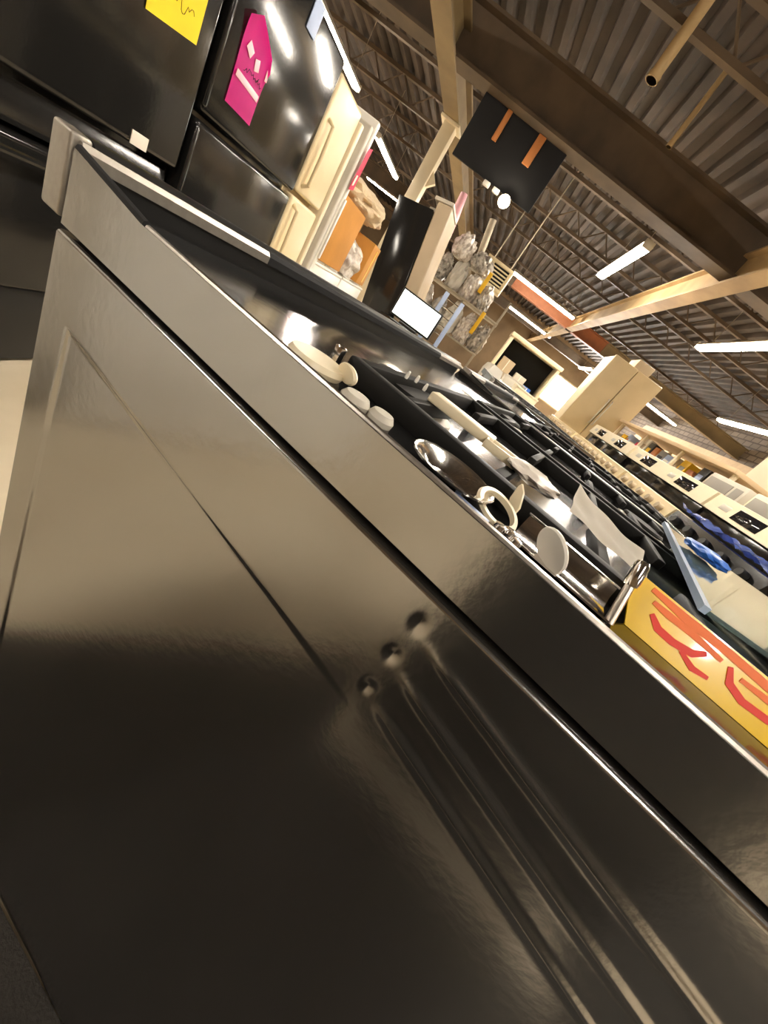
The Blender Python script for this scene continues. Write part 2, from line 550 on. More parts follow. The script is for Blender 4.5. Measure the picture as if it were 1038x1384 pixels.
def make_range(label, cat='range'):
    W = BX1 - BX0
    t = thing('black_range', label, cat)
    obj('side_panel', side_panel_mesh(), 'enamel', t)
    obj('side_panel', box(nb(), W - 0.02, W, YF, YB, 0.05, 0.876, 0.003), 'enamel', t)
    obj('body', box(nb(), 0.012, W - 0.021, YF + 0.02, YB - 0.004, 0.045, 0.884), 'gap', t, False)
    # cooktop tray: outer shell with a raised rim around a recessed floor
    bm = nb()
    zt, zr, zb = 0.916, 0.906, 0.8845
    side = [(YF - 0.02, zb), (YF - 0.02, zt - 0.006), (YF - 0.014, zt), (0.231, zt), (0.298, 0.9235), (0.298, zb)]
    prism(bm, side, 'x', 0.0, 0.004)
    obj('cooktop_side', bm, 'enamel', t)
    bm = nb(); prism(bm, side, 'x', W - 0.004, W); obj('cooktop_side', bm, 'enamel', t)
    bm = nb()
    nx, ny = 60, 50
    V = []
    for i in range(nx + 1):
        row = []
        for j in range(ny + 1):
            x = 0.0042 + (W - 0.0084) * i / nx
            yy = YF - 0.016 + (0.298 - YF + 0.016) * j / ny
            e = min(x - 0.0042, W - 0.0042 - x, yy - YF + 0.016)
            z = zr + (zt - 0.001 - zr) * max(0, 1 - e / 0.014) ** 1.5
            for cx in (0.165, W - 0.165):
                for cy in (0.125, -0.165):
                    r = math.hypot(x - cx, yy - cy)
                    z -= 0.005 * max(0, 1 - (r / 0.10) ** 2)
            row.append(bm.verts.new((x, yy, z)))
        V.append(row)
    for i in range(nx):
        for j in range(ny):
            bm.faces.new((V[i][j], V[i + 1][j], V[i + 1][j + 1], V[i][j + 1]))
    lo = [bm.verts.new((x, yy, zb)) for x, yy in ((0.0045, YF - 0.016), (W - 0.0045, YF - 0.016), (W - 0.0045, 0.298), (0.0045, 0.298))]
    bm.faces.new(lo)
    obj('cooktop', bm, 'enamel_top', t)
    # bright trim along the near rim
    bm = nb()
    tube_path(bm, [(0.0025, 0.228, zt), (0.0025, 0.10, zt + 0.0002), (0.0025, -0.10, zt + 0.0002), (0.0025, YF - 0.010, zt)], 0.0016, 8)
    obj('rim_trim', bm, 'brushed', t)
    obj('reflection_cover', tube_path(nb(), [(0.0024, 0.2295, zt + 0.0003), (0.0024, 0.2975, 0.9239)], 0.0025, 8), 'matblack', t)  # added black tube, hides the yellow reflection on the rear slope
    # low backguard with bright bead and end caps
    obj('backguard', prism(nb(), [(0.302, 0.890), (0.302, 0.9265), (0.307, 0.930), (0.319, 0.930), (0.322, 0.925), (0.322, 0.890)], 'x', 0.012, W - 0.012), 'blackpl', t)
    obj('bead', prism(nb(), [(0.2975, 0.9185), (0.2975, 0.9245), (0.3005, 0.9275), (0.3025, 0.9275), (0.3025, 0.9185)], 'x', 0.148, W - 0.148), 'matblack', t)
    for a0, a1 in ((0.004, 0.1475), (W - 0.1475, W - 0.004)):
        obj('bright_bead', prism(nb(), [(0.2975, 0.9185), (0.2975, 0.9245), (0.3005, 0.9275), (0.3025, 0.9275), (0.3025, 0.9185)], 'x', a0, a1), 'satin', t)
    for x0, x1 in ((0.0, 0.011), (W - 0.011, W)):
        obj('end_cap', box(nb(), x0, x1, 0.3035, 0.3235, 0.886, 0.930, 0.002, 3), 'satin', t)
    # front: control panel, knobs, door, drawer
    obj('control_panel', prism(nb(), [(YF + 0.02, 0.80), (YF - 0.03, 0.80), (YF - 0.02, 0.884), (YF + 0.02, 0.884)], 'x', 0.002, W - 0.002), 'enamel_top', t)
    for k in range(5):
        x = 0.10 + k * (W - 0.2) / 4
        kn = obj('knob', cyl(nb(), (x, YF - 0.026, 0.842), (x, YF - 0.056, 0.846), 0.021, 0.018, n=20), 'blackpl', t)
        obj('grip', box(nb(), x - 0.004, x + 0.004, YF - 0.066, YF - 0.05, 0.828, 0.864, 0.002), 'chrome', kn)
    d = obj('oven_door', box(nb(), 0.006, W - 0.006, YF - 0.03, YF + 0.02, 0.24, 0.792, 0.006), 'enamel_top', t)
    obj('door_window', box(nb(), 0.14, W - 0.14, YF - 0.034, YF - 0.028, 0.36, 0.64, 0.002), 'darkglass', d)
    bm = nb(); tube_path(bm, [(0.06, YF - 0.03, 0.745), (0.065, YF - 0.07, 0.745), (W - 0.065, YF - 0.07, 0.745), (W - 0.06, YF - 0.03, 0.745)], 0.010)
    obj('handle', bm, 'blackpl', d)
    obj('drawer', box(nb(), 0.006, W - 0.006, YF - 0.028, YF + 0.02, 0.06, 0.232, 0.006), 'enamel_top', t)
    for x in (0.06, W - 0.06):
        for yy in (YF + 0.06, YB - 0.06):
            obj('foot', cyl(nb(), (x, yy, 0), (x, yy, 0.05), 0.018, n=12), 'blackpl', t)
    # burners
    for cx in (0.165, W - 0.165):
        for cy in (0.125, -0.165):
            br = obj('burner', lathe(nb(), [(0, 0), (0.046, 0), (0.044, 0.006), (0.034, 0.008), (0, 0.008)], 28, (cx, cy, zr - 0.006)), 'greyw', t)
            obj('burner_cap', lathe(nb(), [(0, 0.008), (0.034, 0.008), (0.036, 0.010), (0.034, 0.013), (0, 0.0135)], 28, (cx, cy, zr - 0.006)), 'iron', br)
    # two cast-iron grates, solid outer rails with fingers
    for gx0, gx1 in ((0.075, W / 2 - 0.02), (W / 2 + 0.02, W - 0.06)):
        gy0, gy1 = YF + 0.03, 0.135
        g = obj('grate', box(nb(), gx0, gx0 + 0.010, gy0, gy1, zr - 0.001, 0.9195, 0.002), 'iron', t)
        obj('rail', box(nb(), gx1 - 0.010, gx1, gy0, gy1, zr - 0.001, 0.9195, 0.002), 'iron', g)
        for yy in (gy0, gy1 - 0.010):
            obj('rail', box(nb(), gx0 + 0.0102, gx1 - 0.0102, yy, yy + 0.010, zr - 0.001, 0.9195, 0.002), 'iron', g)
        for k in range(6):
            yy = gy0 + 0.045 + k * (gy1 - gy0 - 0.09) / 5
            obj('finger', box(nb(), gx0 + 0.0102, gx0 + 0.10, yy - 0.004, yy + 0.004, 0.910, 0.9195, 0.0015), 'iron', g)
            obj('finger', box(nb(), gx1 - 0.10, gx1 - 0.0102, yy - 0.004, yy + 0.004, 0.910, 0.9195, 0.0015), 'iron', g)
    return t


range1 = make_range('nearest black range, its glossy side panel filling the lower left of the picture')
range1.location = sv(BX0, 0, 0)
range1.rotation_euler = (0, 0, -A18)
range1['group'] = 'black ranges'
range2 = dup(range1, sv(BX0 + 0.785, -0.02, 0), -A18, 'second black range, just beyond the nearest one', 'black ranges')

# ------------------------------------------------------------------ small things on the near cooktop (stove axes)
def on_stove(o, x, y, z, rz=0.0, rot=None):
    o.location = sv(x, y, z)
    o.rotation_euler = (rot[0], rot[1], rot[2] - A18) if rot else (0, 0, rz - A18)
    return o


ZC = 0.9062
# chrome drip pans and loose burner pieces in the near gutter
def ring_bm(R_, r_, h):
    return lathe(nb(), [(R_ - r_, 0), (R_, 0), (R_ + r_ * 0.4, h * 0.5), (R_, h), (R_ - r_, h)], 36)


o = obj('burner_disc', lathe(nb(), [(0, 0), (0.016, 0), (0.0175, 0.003), (0.016, 0.006), (0, 0.0066)], 28), 'cream')
tag(o, 'pale round burner disc by the bright corner of the grate', 'burner part'); on_stove(o, 0.186, 0.133, ZC)
o = obj('oval_cap', lathe(nb(), [(0, 0), (0.0085, 0), (0.0095, 0.0015), (0.0085, 0.003), (0, 0.0032)], 24), 'cream')
o.scale = (1.0, 0.55, 1)
tag(o, 'pale oval cap standing on edge beside the round burner disc', 'burner part'); on_stove(o, 0.190, 0.116, ZC + 0.0075, rot=(math.radians(78), 0, math.radians(70)))
o = obj('corner_post', box(nb(), -0.003, 0.003, -0.003, 0.003, 0, 0.014, 0.001), 'chrome')
tag(o, 'short bright metal stub at the back corner of the grate', 'metal stub'); on_stove(o, 0.2095, 0.139, ZC)
for k, (x, y, s) in enumerate(((0.180, 0.097, 0.0085), (0.186, 0.082, 0.0075))):
    o = obj('steel_button', lathe(nb(), [(0, 0), (s, 0), (s * 1.05, 0.003), (s * 0.8, 0.006), (0, 0.007)], 24), 'greyw')
    tag(o, ('larger' if k == 0 else 'smaller') + ' of two pale buttons lying between the burner disc and the drip pan', 'burner part'); on_stove(o, x, y, ZC)
o = obj('drip_pan', lathe(nb(), [(0.006, 0.0005), (0.012, 0.0), (0.021, 0.007), (0.024, 0.0075), (0.024, 0.0085), (0.0205, 0.008), (0.012, 0.0012), (0.006, 0.0015)], 40), 'chrome')
tag(o, 'small shiny chrome drip pan catching a lamp, left of the cream ring', 'drip pan'); on_stove(o, 0.183, 0.033, ZC)
o = obj('cream_ring', ring_bm(0.0125, 0.0022, 0.003), 'cream')
tag(o, 'cream burner ring lying near the middle of the rim', 'burner ring'); on_stove(o, 0.190, 0.006, ZC + 0.004, rot=(math.radians(12), math.radians(-14), 0))
o = obj('leaf_tab', prism(nb(), [(0, 0), (0.0035, 0.005), (0.004, 0.010), (0.0015, 0.017), (0, 0.0185), (-0.0025, 0.014), (-0.003, 0.006)], 'y', -0.0008, 0.0008), 'cream')
tag(o, 'leaf-shaped cream tab sticking up beside the cream ring', 'burner part'); on_stove(o, 0.204, -0.002, ZC + 0.003, rot=(0, math.radians(28), math.radians(60)))
o = obj('price_label', box(nb(), -0.0045, 0.0045, -0.010, 0.010, 0, 0.0012, 0.0003), 'label')
tag(o, 'tiny pale blue label lying on the rim below the chrome drip pan', 'label'); on_stove(o, 0.166, 0.014, ZC + 0.0022, rot=(0, math.radians(-14), 0))
for k, (x, y) in enumerate(((0.176, -0.001), (0.181, -0.006), (0.175, -0.010))):
    o = obj('screw', lathe(nb(), [(0, 0), (0.0022, 0), (0.0022, 0.003), (0.0036, 0.003), (0.003, 0.0048), (0, 0.0052)], 14), 'chrome')
    tag(o, ('first', 'second', 'third')[k] + ' of three small screws lying below the cream ring, counted from the drip pan', 'screw', 'loose screws'); on_stove(o, x, y, ZC)
# long chrome reflector tray
t = thing('chrome_tray', 'curved chrome reflector tray lying between cream ring and yellow card', 'tray')
on_stove(t, 0.189, -0.034, ZC)
bm = nb()
prof = [(-0.013, 0.0030), (-0.010, 0.0014), (-0.004, 0.0), (0.006, 0.0005), (0.013, 0.0045), (0.0165, 0.0105), (0.0155, 0.0108), (0.012, 0.0055), (0.006, 0.0017), (-0.004, 0.0012), (-0.009, 0.0024), (-0.012, 0.0036)]
prism(bm, prof, 'y', -0.026, 0.026)
obj('trough', bm, 'chrome', t)
obj('lip', tube_path(nb(), [(0.016, -0.027, 0.0108), (0.016, 0.027, 0.0108)], 0.0009, 8), 'chrome', t)
o = obj('white_disc', lathe(nb(), [(0, 0), (0.0105, 0), (0.011, 0.001), (0.0105, 0.002), (0, 0.0022)], 28), 'white')
tag(o, 'white enamel disc leaning in the chrome tray', 'burner part'); on_stove(o, 0.183, -0.024, ZC + 0.0085, rot=(math.radians(35), math.radians(48), 0))

# things on the grate just behind its near rail
o = obj('trim_strip', box(nb(), -0.009, 0.009, -0.027, 0.027, 0, 0.007, 0.0012), 'cream')
tag(o, 'pale plastic strip with a hole, lying on the grate farthest from the yellow card', 'trim piece'); on_stove(o, 0.272, 0.068, 0.9197, math.radians(6))
t = thing('cream_tray', 'small open cream tray lying on the grate beside the plastic strip', 'tray')
on_stove(t, 0.268, 0.032, 0.9197, math.radians(10))
obj('tray_base', box(nb(), -0.009, 0.009, -0.012, 0.012, 0, 0.0015, 0.0004), 'beige', t)
for a in ((-0.010, -0.008, -0.013, 0.013), (0.008, 0.010, -0.013, 0.013), (-0.008, 0.008, -0.013, -0.011), (-0.008, 0.008, 0.011, 0.013)):
    obj('frame_side', box(nb(), a[0], a[1], a[2], a[3], 0, 0.006, 0.0004), 'cream', t)
o = obj('plastic_bag', crumple(nb(), 0.016, 0.018, 0.0045, 0.35, 3), 'plastic')
tag(o, 'small crumpled bluish plastic bag on the grate beside the cream frame', 'bag'); on_stove(o, 0.268, 0.005, 0.9197)
# crumpled paper: folded sheet
bm = nb()
nx, ny = 14, 20
V = []
for i in range(nx + 1):
    row = []
    for j in range(ny + 1):
        a, b_ = i / nx, j / ny
        z = 0.002 + 0.007 * a + 0.006 * (1 - b_) ** 2 * (0.4 + a) + 0.0012 * math.sin(9 * a + 5 * b_) * math.sin(7 * b_ + 1)
        row.append(bm.verts.new((-0.012 + 0.03 * a, 0.026 - 0.056 * b_ + 0.005 * a, z)))
    V.append(row)
for i in range(nx):
    for j in range(ny):
        bm.faces.new((V[i][j], V[i + 1][j], V[i + 1][j + 1], V[i][j + 1]))
bmesh.ops.solidify(bm, geom=bm.faces[:], thickness=0.0004)
o = obj('crumpled_paper', bm, 'paper')
tag(o, 'crumpled cream paper slip on the grate left of the yellow card', 'paper'); on_stove(o, 0.262, -0.050, 0.9195)
for k, (x, y) in enumerate(((0.275, 0.122), (0.290, 0.120), (0.283, 0.108))):
    o = obj('glint_dot', lathe(nb(), [(0, 0), (0.0012, 0), (0.0015, 0.002), (0.001, 0.0055), (0, 0.006)], 10), 'white')  # reflected light dots built as white geometry
    tag(o, ('leftmost', 'middle', 'rightmost')[k] + ' of three tiny white dots shaping light reflections behind the grate corner', 'glint', 'white glint dots'); on_stove(o, x, y, 0.9197 if y < 0.12 else 0.9197)

# chrome rod and yellow card
t = thing('chrome_rod', 'short upright chrome rod at the left end of the yellow card', 'rod')
on_stove(t, 0.187, -0.0635, ZC, rot=(math.radians(-14), math.radians(18), 0))
obj('stem', lathe(nb(), [(0, 0), (0.0022, 0), (0.0020, 0.019), (0, 0.019)], 16), 'brushed', t)
obj('head', lathe(nb(), [(0, 0.019), (0.0030, 0.019), (0.0033, 0.021), (0.0033, 0.029), (0.0026, 0.031), (0, 0.0315)], 16), 'chrome', t)

card = thing('price_card', 'yellow price card with red marker strokes leaning on the grate', 'price card')
on_stove(card, 0.2035, -0.060, ZC, rot=(0, math.radians(22), 0))
LC, HC = 0.20, 0.0235
bm = nb(); prism(bm, [(-0.014, 0), (0.0005, HC), (-LC, HC), (-LC, 0)], 'x', 0, 0.001)
obj('card', bm, 'yellowgl', card, False)


def stroke(parent, pts, wdt, m, name='stroke'):
    """flat marker stroke on the card face (points are y, z)"""
    bm = nb()
    P = [Vector((p[0], p[1])) for p in pts]
    L_, R_ = [], []
    for i, p in enumerate(P):
        d = (P[min(i + 1, len(P) - 1)] - P[max(i - 1, 0)]).normalized()
        n_ = Vector((-d.y, d.x)) * wdt / 2 * (1.0 if 0 < i < len(P) - 1 else 0.6)
        L_.append(p + n_)
        R_.append(p - n_)
    poly = L_ + R_[::-1]
    va = [bm.verts.new((-0.0001, q.x, q.y)) for q in poly]
    vb = [bm.verts.new((-0.0004, q.x, q.y)) for q in poly]
    n = len(P)
    for i in range(n - 1):
        for vv in (va, vb):
            bm.faces.new((vv[i], vv[i + 1], vv[2 * n - 2 - i], vv[2 * n - 1 - i]))
    for i in range(2 * n):
        j = (i + 1) % (2 * n)
        bm.faces.new((va[i], va[j], vb[j], vb[i]))
    return obj(name, bm, m, parent, False)


# big marker figures
stroke(card, [(-0.012, 0.0212), (-0.030, 0.0205), (-0.050, 0.0208), (-0.075, 0.0200), (-0.11, 0.0206)], 0.0040, 'orange')
stroke(card, [(-0.016, 0.0168), (-0.024, 0.0165), (-0.036, 0.0170), (-0.052, 0.0160)], 0.0034, 'orange')
stroke(card, [(-0.019, 0.0120), (-0.025, 0.0085), (-0.033, 0.0082), (-0.042, 0.0100), (-0.046, 0.0140)], 0.0036, 'red')
stroke(card, [(-0.038, 0.0075), (-0.046, 0.0048), (-0.053, 0.0060)], 0.0030, 'red')
stroke(card, [(-0.056, 0.0165), (-0.060, 0.0105), (-0.068, 0.0080), (-0.080, 0.0090), (-0.086, 0.0130)], 0.0034, 'red')
stroke(card, [(-0.062, 0.0150), (-0.078, 0.0158), (-0.096, 0.0148), (-0.11, 0.0155)], 0.0034, 'orange')
stroke(card, [(-0.084, 0.0060), (-0.096, 0.0045), (-0.106, 0.0065)], 0.0028, 'red')

# glass shelf lying on the grate, with a blue lump on it
P1, P2 = Vector((0.292, -0.128, 0.9215)), Vector((0.585, -0.150, 0.9345))
ex = (P2 - P1)
ey = Vector((0.045, -0.160, 0.004))
gl = thing('glass_shelf', 'tinted glass refrigerator shelf with a pale blue edge lying on the grates', 'glass shelf', sv(*P1))


def slab(a0, a1, b0, b1, th):
    bm = nb()
    n_ = ex.cross(ey).normalized()
    if n_.z < 0:
        n_ = -n_
    lo, hi = [], []
    for a, b_ in ((a0, b0), (a1, b0), (a1, b1), (a0, b1)):
        p = ex * a + ey * b_
        q = STOVE @ p
        lo.append(bm.verts.new(q))
        hi.append(bm.verts.new(q + (STOVE @ n_) * th))
    bm.faces.new(lo[::-1])
    bm.faces.new(hi)
    for i in range(4):
        j = (i + 1) % 4
        bm.faces.new((lo[i], lo[j], hi[j], hi[i]))
    return bm


obj('pane', slab(0, 1, 0, 1, 0.003), 'glass', gl, False)
obj('edge_strip', slab(-0.01, 1.01, -0.032, 0, 0.0050), 'glassedge', gl, False)
obj('edge_strip', slab(-0.01, 1.01, 1.0, 1.03, 0.0055), 'glassedge', gl, False)
o = obj('blue_cloth', crumple(nb(), 0.024, 0.020, 0.006, 0.4, 11), 'blue')
tag(o, 'bright blue crumpled plastic on the tinted glass shelf', 'plastic wrap'); on_stove(o, 0.505, -0.178, 0.9365)

# ================================================================== REFRIGERATORS ALONG THE LEFT
def make_fridge(name, label, u0, u1, v0, h, split, m, depth=0.68, handle='left', hm=None, group=None, side_grip=False):
    """front at v0 facing -v"""
    t = thing(name, label, 'refrigerator', ((u0 + u1) / 2, v0, 0), 0, group)
    W = (u1 - u0) / 2
    hm = hm or m
    obj('cabinet', box(nb(), -W, W, 0.075, depth, 0.03, h - 0.01, 0.006), m, t)
    obj('toe_grille', box(nb(), -W + 0.01, W - 0.01, 0.06, 0.075, 0.01, 0.10), 'blackpl', t)
    d1 = obj('lower_door', box(nb(), -W, W, 0, 0.068, 0.11, split - 0.012, 0.018, 4), m, t)
    d2 = obj('upper_door', box(nb(), -W, W, 0, 0.068, split + 0.012, h, 0.018, 4), m, t)
    s = -1 if handle == 'left' else 1
    x = s * (W - 0.045)
    if side_grip:
        for d, z0, z1 in ((d1, 0.2, split - 0.03), (d2, split + 0.03, h - 0.03)):
            obj('edge_grip', box(nb(), -W - 0.004, -W + 0.02, -0.004, 0.04, z0, z1, 0.008, 3), m, d)
        return t
    for d, z0, z1 in ((d1, split - 0.45, split - 0.05), (d2, split + 0.05, min(split + 0.38, h - 0.08))):
        bm = nb()
        tube_path(bm, [(x, 0.0, z0), (x, -0.035, z0 + 0.02), (x, -0.04, (z0 + z1) / 2), (x, -0.035, z1 - 0.02), (x, 0.0, z1)], 0.011, 10)
        obj('handle', bm, hm, d)
    return t


# left black one: bottom-freezer with a ledge between the doors
t = thing('black_refrigerator', 'black refrigerator with a yellow sheet taped on, at the upper left corner', 'refrigerator', (1.275, 1.35, 0), 0, 'black refrigerators')
W = 0.395
obj('cabinet', box(nb(), -W, W, 0.075, 0.72, 0.03, 1.74, 0.006), 'blackfr', t)
obj('upper_door', box(nb(), -W, W, 0, 0.068, 0.845, 1.75, 0.018, 4), 'blackfr', t)
obj('freezer_drawer', box(nb(), -W, W, 0, 0.068, 0.29, 0.715, 0.018, 4), 'blackfr', t)
obj('ledge', prism(nb(), [(0.02, 0.73), (0.02, 0.745), (0.045, 0.82), (0.07, 0.82), (0.07, 0.73)], 'x', -W + 0.005, W - 0.005), 'blackfr', t)
obj('drawer_handle', tube_path(nb(), [(-W + 0.06, 0.0, 0.68), (-W + 0.07, -0.04, 0.68), (W - 0.07, -0.04, 0.68), (W - 0.06, 0.0, 0.68)], 0.011), 'blackfr', t)
obj('toe_grille', box(nb(), -W + 0.01, W - 0.01, 0.03, 0.07, 0.015, 0.28, 0.004), 'blackpl', t)

o = obj('white_tag', box(nb(), -0.035, 0.035, -0.003, 0.0, -0.02, 0.02, 0.001), 'paper')
tag(o, 'small white tag on the left black refrigerator just above the near backguard', 'tag'); o.location = (1.475, 1.3495, 0.815 + 0.05)

make_fridge('black_refrigerator', 'black top-freezer refrigerator with a pink sheet taped on its upper door', 1.70, 2.50, 1.35, 1.66, 1.05, 'blackfr', handle='left', group='black refrigerators', side_grip=True)

# sheets of paper on the black refrigerators
sh = thing('yellow_sheet', 'yellow paper sheet with scribbled writing on the left black refrigerator', 'paper', (1.39, 1.3475, 1.165), 0)
bm = nb()
prism(bm, [(0, 0), (0.205, 0.035), (0.20, 0.33), (-0.015, 0.30)], 'y', -0.0015, 0.0)
obj('sheet', bm, 'yellow', sh, False)


def squiggle(parent, x0, z0, n, dx, amp, seed, m, y=-0.0022, wd=0.0022):
    rng = random.Random(seed)
    pts = [(x0 + dx * i, y, z0 + amp * rng.uniform(-1, 1) + 0.05 * dx * i) for i in range(n)]
    return obj('handwriting', tube_path(nb(), pts, wd, 5), m, parent)


for k in range(4):
    squiggle(sh, 0.025, 0.075 + 0.055 * k, 20, 0.0075, 0.016, 30 + k, 'yink', wd=0.0009)

pk = thing('pink_sheet', 'bright pink paper sheet with black scribble on the black top-freezer refrigerator', 'paper', (1.79, 1.3475, 1.145), 0)
bm = nb()
nu, nz = 10, 14
outline = lambda a, z: (a * 0.18, z)
V = []
for j in range(nz + 1):
    row = []
    fz = j / nz
    for i in range(nu + 1):
        a = i / nu
        top = 0.215 + 0.075 * (1 - abs(a - 0.30) / 0.7) - (0.03 if a > 0.95 else 0)
        bot = 0.0 - 0.002 * a
        row.append(bm.verts.new((a * 0.18 - 0.018 * (1 - a) * fz ** 2, -0.002 - 0.004 * math.sin(PI * a) - 0.012 * fz ** 6, bot + (top - bot) * fz)))
    V.append(row)
for j in range(nz):
    for i in range(nu):
        bm.faces.new((V[j][i], V[j][i + 1], V[j + 1][i + 1], V[j + 1][i]))
bmesh.ops.solidify(bm, geom=bm.faces[:], thickness=0.0008)
obj('sheet', bm, 'pink', pk)
for x0, x1, z0, z1, a in ((0.005, 0.165, 0.083, 0.105, -0.06), (0.02, 0.06, 0.17, 0.20, -0.5), (0.085, 0.115, 0.15, 0.185, 0.3), (0.165, 0.181, 0.155, 0.19, 0.1)):
    cx, cz = (x0 + x1) / 2, (z0 + z1) / 2
    o = obj('tape', box(nb(), -(x1 - x0) / 2, (x1 - x0) / 2, -0.0006, 0.0006, -(z1 - z0) / 2, (z1 - z0) / 2, 0.0003), 'palepink', pk, loc=(cx, -0.0085, cz), rot=(0, -a, 0))
squiggle(pk, 0.035, 0.128, 14, 0.0075, 0.010, 91, 'ink', y=-0.0092, wd=0.0010)
squiggle(pk, 0.115, 0.125, 7, 0.0075, 0.010, 95, 'ink', y=-0.0092, wd=0.0010)

# blue folded card lying on top of the pink-sheet refrigerator, hanging over the front
t = thing('blue_folder', 'pale blue folder hanging over the top of the pink-sheet refrigerator', 'folder', (2.13, 1.35, 1.66))
obj('flap', box(nb(), -0.03, 0.05, -0.006, -0.002, -0.10, 0.004, 0.001), 'label', t)
obj('back', box(nb(), -0.03, 0.05, -0.006, 0.22, 0.002, 0.006, 0.001), 'label', t)

make_fridge('almond_refrigerator', 'almond top-freezer refrigerator standing right of the pink-sheet refrigerator', 2.53, 2.90, 1.36, 1.63, 1.07, 'almond', depth=0.62, handle='left')

# loose doors stored on edge
for k, (u, v, h, m_, lab) in enumerate((
        (2.955, 1.35, 1.60, 'cream', 'cream loose refrigerator door on edge next to the almond refrigerator'),
        (3.040, 1.33, 1.64, 'greyw', 'greyish loose refrigerator door on edge between the cream and white doors'),
        (3.130, 1.34, 1.70, 'white', 'bright white loose refrigerator door on edge beside the cardboard box'))):
    t = thing('refrigerator_door', lab, 'refrigerator door', (u, v, 0), 0, 'loose doors on edge')
    obj('skin', box(nb(), -0.030, 0.012, 0, 0.62, 0.0, h, 0.010, 3), m_, t)
    obj('liner', box(nb(), 0.0125, 0.030, 0.03, 0.59, 0.04, h - 0.04, 0.006, 3), 'white', t)
    if k == 2:
        obj('edge_handle', box(nb(), -0.022, 0.004, -0.016, -0.0005, 0.85, 1.25, 0.005), 'white', t)
t = thing('magenta_sheet', 'magenta paper strip taped to the upper edge of the loose doors', 'paper', (3.085, 1.318, 1.30))
obj('sheet', prism(nb(), [(-0.035, 0.0), (0.04, 0.02), (0.05, 0.27), (-0.01, 0.25)], 'y', -0.0015, 0.0), 'magenta', t, False)
obj('sticker', prism(nb(), [(-0.02, 0.03), (0.005, 0.04), (0.01, 0.10), (-0.015, 0.095)], 'y', -0.004, -0.0018), 'paper', t, False)


def make_washer(name, label, h=0.90, con=0.13, m='white', group=None):
    """top-load washer, front towards -y, origin at the middle of its base"""
    t = thing(name, label, 'washer', group=group)
    obj('body', box(nb(), -0.335, 0.335, -0.32, 0.32, 0.02, h - 0.02, 0.012, 3), m, t)
    obj('top', box(nb(), -0.338, 0.338, -0.325, 0.325, h - 0.02, h, 0.008, 3), m, t)
    lid = obj('lid', box(nb(), -0.27, 0.27, -0.29, 0.14, h + 0.0005, h + 0.018, 0.007, 3), m, t)
    obj('lid_grip', box(nb(), -0.06, 0.06, -0.30, -0.285, h + 0.003, h + 0.014, 0.003), 'greyw', lid)
    c = obj('console', prism(nb(), [(0.17, h), (0.20, h + con), (0.30, h + con + 0.01), (0.325, h)], 'x', -0.335, 0.335), m, t)
    obj('dial', cyl(nb(), (0.18, 0.187, h + con * 0.55), (0.18, 0.162, h + con * 0.55 + 0.006), 0.032, 0.028, n=20), 'greyw', c)
    for x in (-0.2, -0.1):
        obj('button', cyl(nb(), (x, 0.187, h + con * 0.55), (x, 0.174, h + con * 0.55 + 0.003), 0.014, n=14), 'grey', c)
    for x in (-0.28, 0.28):
        for yy in (-0.26, 0.26):
            obj('foot', cyl(nb(), (x, yy, 0), (x, yy, 0.025), 0.02, n=10), 'blackpl', t)
    return t


WG = 'white top-load washers'
was0 = make_washer('top_load_washer', 'white washer under the cardboard box beside the loose doors', 0.82, 0.05, group=WG)
was0.location = (3.52, 1.70, 0)
dup(was0, (4.22, 1.70, 0), 0, 'white washer under the beige blanket beside the cardboard box', WG)

t = thing('cardboard_box', 'large orange-brown cardboard box standing on a washer by the loose doors', 'box', (3.48, 1.60, 0.8385))
obj('carton', box(nb(), -0.27, 0.27, -0.215, 0.20, 0, 0.45, 0.004), 'card', t)
for s in (-1, 1):
    obj('flap', box(nb(), -0.268, 0.268, min(0.003 * s, 0.205 * s), max(0.003 * s, 0.205 * s), 0.4503, 0.4545), 'card', t)
t = thing('cardboard_box', 'smaller yellowish cardboard box under the beige blanket near the column', 'box', (4.34, 1.56, 0.8385), 0.1)
obj('carton', box(nb(), -0.17, 0.17, -0.19, 0.17, 0, 0.37, 0.004), 'card', t)
obj('tape', box(nb(), 0.02, 0.06, -0.1925, -0.1905, 0.03, 0.34), 'yellowpl', t)
o = obj('plastic_bag', crumple(nb(), 0.16, 0.14, 0.15, 0.35, 21, 4), 'plastic')
tag(o, 'crumpled white plastic bag between the two cardboard boxes', 'bag'); o.location = (3.97, 1.50, 0.8385)
bm = nb(); crumple(bm, 0.42, 0.22, 0.11, 0.28, 5, 4)
o = obj('beige_blanket', bm, 'blanket'); tag(o, 'beige moving blanket heaped over the cardboard boxes', 'blanket'); o.location = (4.02, 1.60, 1.2945); o.rotation_euler = (0, 0, 0.1)

# ------------------------------------------------------------------ farther left: leaning refrigerator, screen, heap of bags
tilt = math.radians(-10.5)
t = thing('leaning_refrigerator', 'tall refrigerator with black side and beige front, tilted beside the cream column', 'refrigerator', (5.6, 0.83, 0.0), 0, rot=(tilt, 0, 0))
obj('cabinet', box(nb(), 0.0, 0.70, 0.20, 0.66, 0.10, 2.02, 0.01), 'blackfr', t)
obj('door', box(nb(), 0.0, 0.72, 0.0, 0.19, 0.06, 2.12, 0.025, 4), 'beige', t)
obj('door_top_trim', box(nb(), 0.0, 0.72, -0.005, 0.24, 2.122, 2.16, 0.008), 'greyw', t)
obj('hinge', box(nb(), 0.1, 0.2, 0.19, 0.28, 2.0205, 2.06, 0.004), 'greyw', t)

